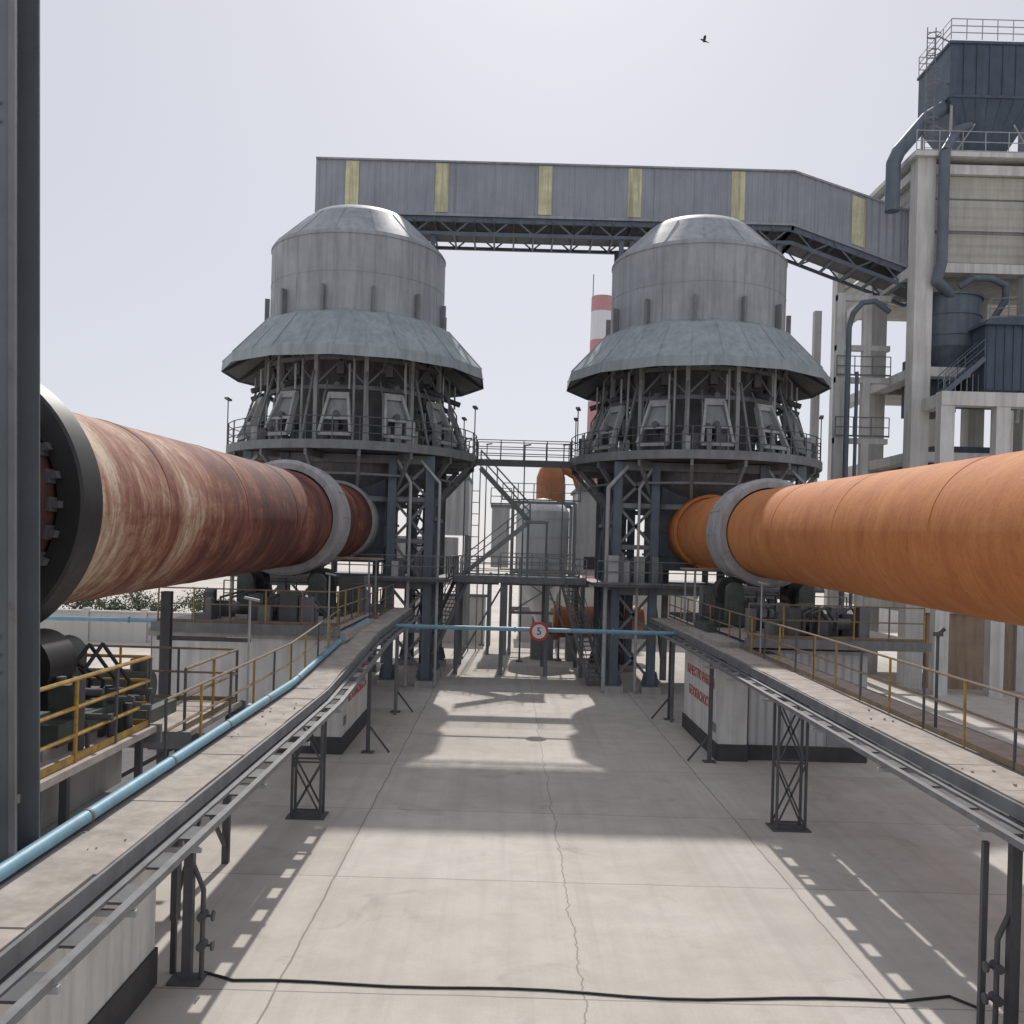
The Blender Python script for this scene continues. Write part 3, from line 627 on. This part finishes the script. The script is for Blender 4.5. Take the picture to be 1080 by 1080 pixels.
wn=o.part('window_strip','steel'); wn.box(X0+.98,32.45,50.34,50.38,24.1,24.3); wn.box(X0+.98,32.45,50.34,50.38,25.9,26.0)
for x in (18.1,19.6):
    for y in (53,57): c.box(x,x+.42,y,y+.42,0,21.6)
for z in (5,9.5,13.2,16.6,18.4,21.2): c.box(18.1,X0,53.03,53.4,z,z+.3)
railing(o,[(18.1,52.9,13.55),(X0,52.9,13.55)],'steel','steel',1.1,1,.028,(1,.5)); railing(o,[(18.1,52.9,16.95),(X0,52.9,16.95)],'steel','steel',1.1,1,.028,(1,.5))
bx=o.part('clad_rooms','hopper')
bx.box(24.2,31.5,48.6,55,15.6,18.9); bx.hexa([(24.0,48.3,18.9),(31.8,48.3,18.9),(31.8,55,18.9),(24.0,55,18.9),(24.3,48.3,19.2),(31.8,48.3,19.8),(31.8,55,19.8),(24.3,55,19.2)])
bx.box(22.2,24.0,51.2,54,14.8,18.0); bx.box(23,26.5,51.5,56,9.5,13)
for i in range(16): bx.beam((24.3+i*.45,48.57,15.6),(24.3+i*.45,48.57,18.9),.04,.04)
c.box(21.6,33,47.6,48.3,14.6,15.3); c.box(24.4,25.1,47.65,48.25,0,14.6); c.box(30.0,30.7,47.65,48.25,0,14.6); c.box(21.6,22.3,47.65,48.25,0,14.6); c.box(21.65,22.25,48.3,50,14.6,15.25)
br=o.part('lower_brown_walls','brown'); br.box(22.3,33,50.2,50.5,0,7.9)
c.box(22.31,32.9,47.7,48.2,10.8,11.3)
tk=o.part('tank','bluesteel'); tk.cyl((23.6,51.8,18.2),(23.6,51.8,20.9),1.75,n=32); tk.lathe((23.6,51.8,0),[(1.75,20.9),(1.85,20.9),(1.85,21.05),(.3,21.4)],32); tk.cyl((23.6,51.8,16.6),(23.6,51.8,18.2),.6,1.75,n=32)
for z in (18.8,19.9): tk.lathe((23.6,51.8,z),[(1.75,0),(1.8,0),(1.8,.08),(1.75,.08)],32)
dt=o.part('process_ducts','bluesteel')
dt.tube([(22.3,49.6,28.2),(22.3,49.6,22.4),(22.1,49.7,21.4),(23.2,50.3,20.9)],.28,16)
dt.tube([(25.4,50.5,19.5),(25.9,50,20.6),(25.7,49.7,21.3),(24.9,49.6,21.6),(24.0,49.6,21.6),(23.4,49.9,21.2)],.17,12)
dt.tube([(18.4,52,4),(18.4,52,19.4),(18.6,52,20.2),(19.1,52,20.8),(19.8,52,20.9),(20.6,52,20.3)],.15,12)
dt.tube([(18.9,52,4),(18.9,52,17)],.1,10)
ls=o.part('light_steel','steel_l'); ls.cyl((26.1,49,14),(27.4,49.5,24),.12,n=10)
for i in range(7): ls.beam((22.4+i*.3,49.2,15.4),(22.4+i*.3,49.2,16.5),.04)
stair(o,(22.2,49.0,15.4),(24.2,49.0,17.2),mat='bluesteel')
railing(o,[(24.3,48.4,19.2),(31,48.4,19.75)],'steel','steel',1.0,1,.028,(1,.5))
railing(o,[(X0-.2,49.8,28.25),(33,49.8,28.25)],'steel_l','steel_l',1.1,1.2,.024,(1,.5))
dt.tube([(23.3,51.8,31.6),(22.0,51.2,30.6),(20.35,50.8,28.6),(20.1,50.8,28.0),(20.1,50.8,25.4)],.38,16)
dt.tube([(22.3,49.6,28.2),(23.2,50.2,29.6),(24.2,51.0,30.2)],.22,14)
hp=o.part('roof_hopper','hopper')
def fru(p,x0,x1,y0,y1,z1,a0,a1,b0,b1,z0): p.hexa([(a0,b0,z0),(a1,b0,z0),(a1,b1,z0),(a0,b1,z0),(x0,y0,z1),(x1,y0,z1),(x1,y1,z1),(x0,y1,z1)])
hx0,hx1=23.1,28.1
hp.box(hx0,hx1,51,55,31.7,34.7); fru(hp,hx0,hx1,51,55,31.7,24.7,26.3,52.2,53.6,28.5)
for z in (31.7,34.6): hp.box(hx0-.08,hx1+.08,50.92,55.08,z,z+.14)
for i in range(1,7): hp.box(hx0+i*.7,hx0+.05+i*.7,50.94,51.0,31.84,34.6); hp.beam((hx0+i*.7,50.98,31.7),(24.7+i*.23,52.18,28.7),.05)
for x in (hx0+.2,hx1-.2):
    for y in (51.2,54.8): ls.beam((x,y,28.2),(x,y,31.7),.12)
ls.beam((hx0+.2,51.2,28.4),(hx0+1.5,51.2,30.4),.07); ls.beam((hx1-.2,51.2,28.4),(hx1-1.4,51.2,30.4),.07)
hp.box(30.0,34,52,57,29,33.5)
railing(o,[(hx0,51,34.84),(hx1,51,34.84),(hx1,55,34.84),(hx0,55,34.84),(hx0,51,34.84)],'steel_l','steel_l',1.1,.9,.026,(1,.66,.33),toe=False)
la=o.part('cage_ladder','steel')
for x in (21.65,22.1): la.cyl((x,50.6,28.3),(x,50.6,35.2),.03,n=6)
for i in range(24): la.cyl((21.65,50.6,28.5+i*.28),(22.1,50.6,28.5+i*.28),.018,n=5)
for i in range(7): la.lathe((21.87,50.3,29.2+i*.9),[(.34,0),(.34,.05),(.36,.05),(.36,0)],12)
for z in (30,32.5,34.8): la.beam((22.1,50.6,z),(hx0,51.2,z),.05)
o.done()

# ------------------------------------------------------------------ centre background plant
o=Obj('process_vessel',(2.4,63,0))
v=o.part('vessel','vessel'); v.cyl((2.3,63,5.4),(2.3,63,9.3),1.75,n=32); v.dome((2.3,63,0),[(1.75,9.3),(1.4,9.8),(.7,10.1),(.01,10.2)],32); v.lathe((2.3,63,0),[(1.75,5.4),(.35,2.0),(.35,1.0)],32)
for z in (6.4,7.6,8.8): v.lathe((2.3,63,0),[(1.75,z),(1.8,z),(1.8,z+.1),(1.75,z+.1)],32)
l=o.part('legs','bgsteel')
for x in (.3,4.3):
    for y in (61,65): l.ibeam((x,y,0),(x,y,9.8),.2,.2,t=.05)
for z in (2.7,5.3,9.8):
    l.beam((.3,61,z),(4.3,61,z),.14,.18); l.beam((.3,65,z),(4.3,65,z),.2,.28)
l.beam((.3,61,2.7),(4.3,61,5.3),.08); l.beam((4.3,61,2.7),(.3,61,5.3),.08)
railing(o,[(-.4,60.9,5.4),(4.6,60.9,5.4)],'bgsteel','bgsteel',1.1,1,.03,(1,.5)); railing(o,[(-.4,60.9,9.9),(4.6,60.9,9.9)],'bgsteel','bgsteel',1.1,1,.03,(1,.5))
o.done()
o=Obj('orange_cyclone',(2.9,66,0)); v=o.part('body','orange'); v.cyl((2.9,66,10.2),(2.9,66,11.8),1.0,n=24); v.dome((2.9,66,0),[(1.0,11.8),(.8,12.4),(.3,12.75),(.01,12.8)],24); v.cyl((2.9,66,9.4),(2.9,66,10.2),.5,1.0,n=24); v.tube([(3.0,66,12.3),(4.0,66,12.4),(4.7,66,12.0),(5.2,66,10.5)],.36,12)
l=o.part('support','bgsteel')
for x in (2.2,3.6): l.beam((x,66,0),(x,66,10.4),.2)
o.done()
o=Obj('filter_building',(5.4,61,0)); w=o.part('cladding','hazy'); w.box(4.45,7.6,61,66,5.3,10.6); w.box(-1.1,.1,64,67,5.5,9.6); w.box(4.4,6.5,60.6,60.99,5.2,7.2)
l=o.part('frame','bgsteel')
for x in (4.4,7.6,-1.1,0):
    for y in (60.5,66.3): l.beam((x,y,0),(x,y,5.1),.2)
l.beam((4.4,60.5,.3),(7.6,60.5,5.1),.12); l.box(4.3,7.7,60.9,66.1,10.6,10.8); l.box(-1.2,.2,63.9,67.1,9.6,9.75)
railing(o,[(-1.2,63.9,9.75),(.2,63.9,9.75)],'bgsteel','bgsteel',1.1,.8,.03,(1,.5)); railing(o,[(4.3,60.9,10.8),(7.7,60.9,10.8)],'bgsteel','bgsteel',1.1,1,.03,(1,.5))
wd=o.part('dark_openings','dark'); wd.box(4.9,5.6,60.55,60.59,5.6,6.4)
o.done()
o=Obj('cooler_house',(-4,64,0)); w=o.part('cladding','hazy'); w.box(-5.6,-2.6,62,66,7.6,11.2); w.box(-7,-3.2,60,61.9,4.4,7.4)
l=o.part('frame','bgsteel')
for x in (-5.5,-2.7):
    for y in (62.2,65.9): l.beam((x,y,0),(x,y,7.6),.24)
l.box(-5.7,-2.5,61.9,66.1,11.2,11.35); railing(o,[(-5.6,62,11.35),(-2.6,62,11.35)],'bgsteel','bgsteel',1.1,.9,.03,(1,.5))
for i in range(9): l.beam((-2.4,62,4.5+i*.75),(-1.9,62,4.5+i*.75),.05)
l.cyl((-2.4,62,0),(-2.4,62,12),.04,n=6); l.cyl((-1.9,62,0),(-1.9,62,12),.04,n=6)
o.done()
o=Obj('orange_drum',(5.5,59,0)); v=o.part('drum','orange'); v.cyl((3.2,58.8,2.3),(8.5,59.4,2.5),.95,n=28); v.cyl((3.0,58.8,2.3),(3.25,58.8,2.3),1.1,n=28)
l=o.part('saddles','bgsteel'); l.box(3.8,4.2,58,59.8,0,1.6); l.box(7,7.4,58.3,60,0,1.6); l.box(1.6,3.0,58.4,59.4,0,1.6); l.cyl((1.7,58.9,1.95),(2.9,58.9,1.95),.35,n=14)
o.done()
o=Obj('low_plant_house',(-1,68,0)); w=o.part('walls','sand'); w.box(-7,-1.5,67.5,72,0,3.3); w.box(1,14,70,76,0,4.2)
l=o.part('roof_edges','steel'); l.box(-7.2,-1.3,67.3,72.2,3.3,3.5); l.box(.8,14.2,69.8,76.2,4.2,4.4)
k=o.part('openings','dark'); k.box(-6,-5,67.46,67.5,0,2.2); k.box(-4,-2.6,67.46,67.5,1.2,2.2); k.box(2,3.2,69.96,70,0,2.4)
o.done()
o=Obj('chimney',(9.3,100,0))
zs=[0,6,11,15,19,22.5,25.8,29,32,33.6]
for i,(a,b) in enumerate(zip(zs,zs[1:])):
    p=o.part('band','chred' if i%2==0 else 'chwhite'); p.cyl((9.3,100,a),(9.3,100,b),1.4-.25*a/34,1.4-.25*b/34,n=28,caps=(i==8))
p=o.part('lightning_rod','steel'); p.cyl((8.3,100,33.6),(8.3,100,36),.05,n=6)
o.done()
for x,y,h in ((-2.7,58,13.4),(-1.6,66,14.0),(.9,57,13.0),(3.3,58,13.2),(5.0,66,13.6)):
    o=Obj('street_lamp',(x,y,0)); p=o.part('pole','steel'); p.cyl((x,y,0),(x,y,h),.06,.035,n=8); p.beam((x-.05,y,h),(x+.35,y-.1,h+.05),.12,.08); p.box(x-.2,x+.2,y-.2,y+.2,0,.1); o.done()
o=Obj('boundary_wall',(-30,62,0)); w=o.part('wall','sand'); w.box(-60,-14.5,62,62.3,0,1.9); w.box(-60,-14.5,61.92,62.38,1.9,2.0)
for i in range(12): w.box(-58+i*3.8,-57.6+i*3.8,61.88,62.42,0,2.15)
o.done()
o=Obj('boundary_wall',(40,90,0)); w=o.part('wall','sand'); w.box(14,90,90,90.3,0,2.2)
for i in range(18): w.box(15+i*4,15.4+i*4,89.9,90.4,0,2.35)
o.done()
def tree(x,y,h):
    o=Obj('tree',(x,y,0)); t=o.part('trunk_and_limbs','bark'); l=o.part('foliage','leaf')
    t.cyl((x,y,0),(x,y,h*.5),.13,.09,n=8); tips=[]
    for i in range(7):
        a=random.uniform(0,6.28); e=random.uniform(.3,1.1); L=h*random.uniform(.28,.48); s=Vector((x,y,h*random.uniform(.3,.5)))
        q=s+Vector((math.cos(a)*math.cos(e),math.sin(a)*math.cos(e),math.sin(e)))*L; t.cyl(s,q,.06,.02,n=6); tips.append(q); tips.append(s.lerp(q,.6))
    for c in tips:
        rr=random.uniform(.35,.6)*h/3.4
        for k in range(70):
            p=c+Vector((random.gauss(0,rr*.6),random.gauss(0,rr*.6),random.gauss(0,rr*.5))); s=random.uniform(.05,.11)
            u=Vector((random.gauss(0,1),random.gauss(0,1),random.gauss(0,1))).normalized(); w=u.orthogonal().normalized()
            l.add([p-u*s,p+w*s*.6,p+u*s,p-w*s*.6],[(0,1,2,3)])
    o.done()
for x,y,h in ((-30,66,3.9),(-27.6,65.5,3.3),(-25.6,66.2,4.2),(-23.4,65.4,3.2),(-21.2,66,3.9),(-19.0,66.5,3.3),(-33,66,4.2),(-16.8,66,3.8),(25,96,5),(19,96,4.4)): tree(x,y,h)
o=Obj('rubber_hose',(1,14.3,0)); p=o.part('hose','black')
pts=[(-4.6,14.75,.02)]+[(-4.6+i*.6,14.4+.06*math.sin(i*.9)+.08*math.sin(i*.37),.02) for i in range(1,19)]+[(7.0,14.6,.02),(7.3,14.2,.02)]
p.tube(pts,.022,6); o.done()

# bird
o=Obj('bird',(7.7,40,28.4)); p=o.part('body','black'); b=Vector((7.7,40,28.4))
p.ball(b,.06,10,1.0); p.cyl(b,b+Vector((.14,0,-.05)),.05,.015,n=8); p.cyl(b,b+Vector((-.1,0,.05)),.045,.03,n=8); p.ball(b+Vector((-.12,0,.06)),.032,8); p.cyl(b+Vector((-.14,0,.06)),b+Vector((-.19,0,.05)),.012,.002,n=5)
w=o.part('wings','black')
for s in(-1,1): w.add([b+Vector((-.06,s*.04,.03)),b+Vector((.06,s*.04,.02)),b+Vector((.06,s*.14,.10)),b+Vector((.02,s*.24,.13)),b+Vector((-.05,s*.15,.12))],[(0,1,2,3,4)])
w.add([b+Vector((.11,-.02,-.04)),b+Vector((.11,.02,-.04)),b+Vector((.2,.05,-.07)),b+Vector((.2,-.05,-.07))],[(0,1,2,3)])
o.done()

# ------------------------------------------------------------------ world, sun, camera
w=bpy.data.worlds.new('World'); sc.world=w; w.use_nodes=True; nt=w.node_tree; nt.nodes.clear()
out=nt.nodes.new('ShaderNodeOutputWorld'); bg=nt.nodes.new('ShaderNodeBackground'); nt.links.new(bg.outputs[0],out.inputs[0])
sky=nt.nodes.new('ShaderNodeTexSky'); sky.sky_type='NISHITA'; sky.sun_disc=False; sky.sun_elevation=R(42.0); sky.sun_rotation=R(2); sky.dust_density=1.0; sky.air_density=1.0; sky.ozone_density=2.0
hs=nt.nodes.new('ShaderNodeHueSaturation'); hs.inputs['Saturation'].default_value=.7; nt.links.new(sky.outputs[0],hs.inputs['Color'])
mx=nt.nodes.new('ShaderNodeMix'); mx.data_type='RGBA'; mx.inputs[0].default_value=.76; mx.inputs[7].default_value=(7.2,7.2,7.8,1); nt.links.new(hs.outputs[0],mx.inputs[6]); nt.links.new(mx.outputs[2],bg.inputs[0])
bg.inputs[1].default_value=.1
sl=bpy.data.lights.new('sun','SUN'); sl.energy=3.3; sl.angle=R(.8); sl.color=(1,.955,.89); so=bpy.data.objects.new('sun',sl); so.rotation_euler=(R(-48.0),0,R(-2)); sc.collection.objects.link(so)
cam=bpy.data.cameras.new('camera'); co=bpy.data.objects.new('camera',cam); sc.collection.objects.link(co); sc.camera=co
cam.sensor_width=36; cam.lens=36*1000/1080; cam.shift_x=5/1080; cam.shift_y=40/1080; cam.clip_end=4000; cam.clip_start=.1
# level view down the yard (+Y) with the phone tilted 1.6 deg
co.matrix_world=Matrix.Translation((0,0,6.7))@Matrix.Rotation(R(90),4,'X')@Matrix.Rotation(.028,4,'Z')
sc.view_settings.view_transform='Standard'; sc.view_settings.look='None'; sc.view_settings.exposure=0
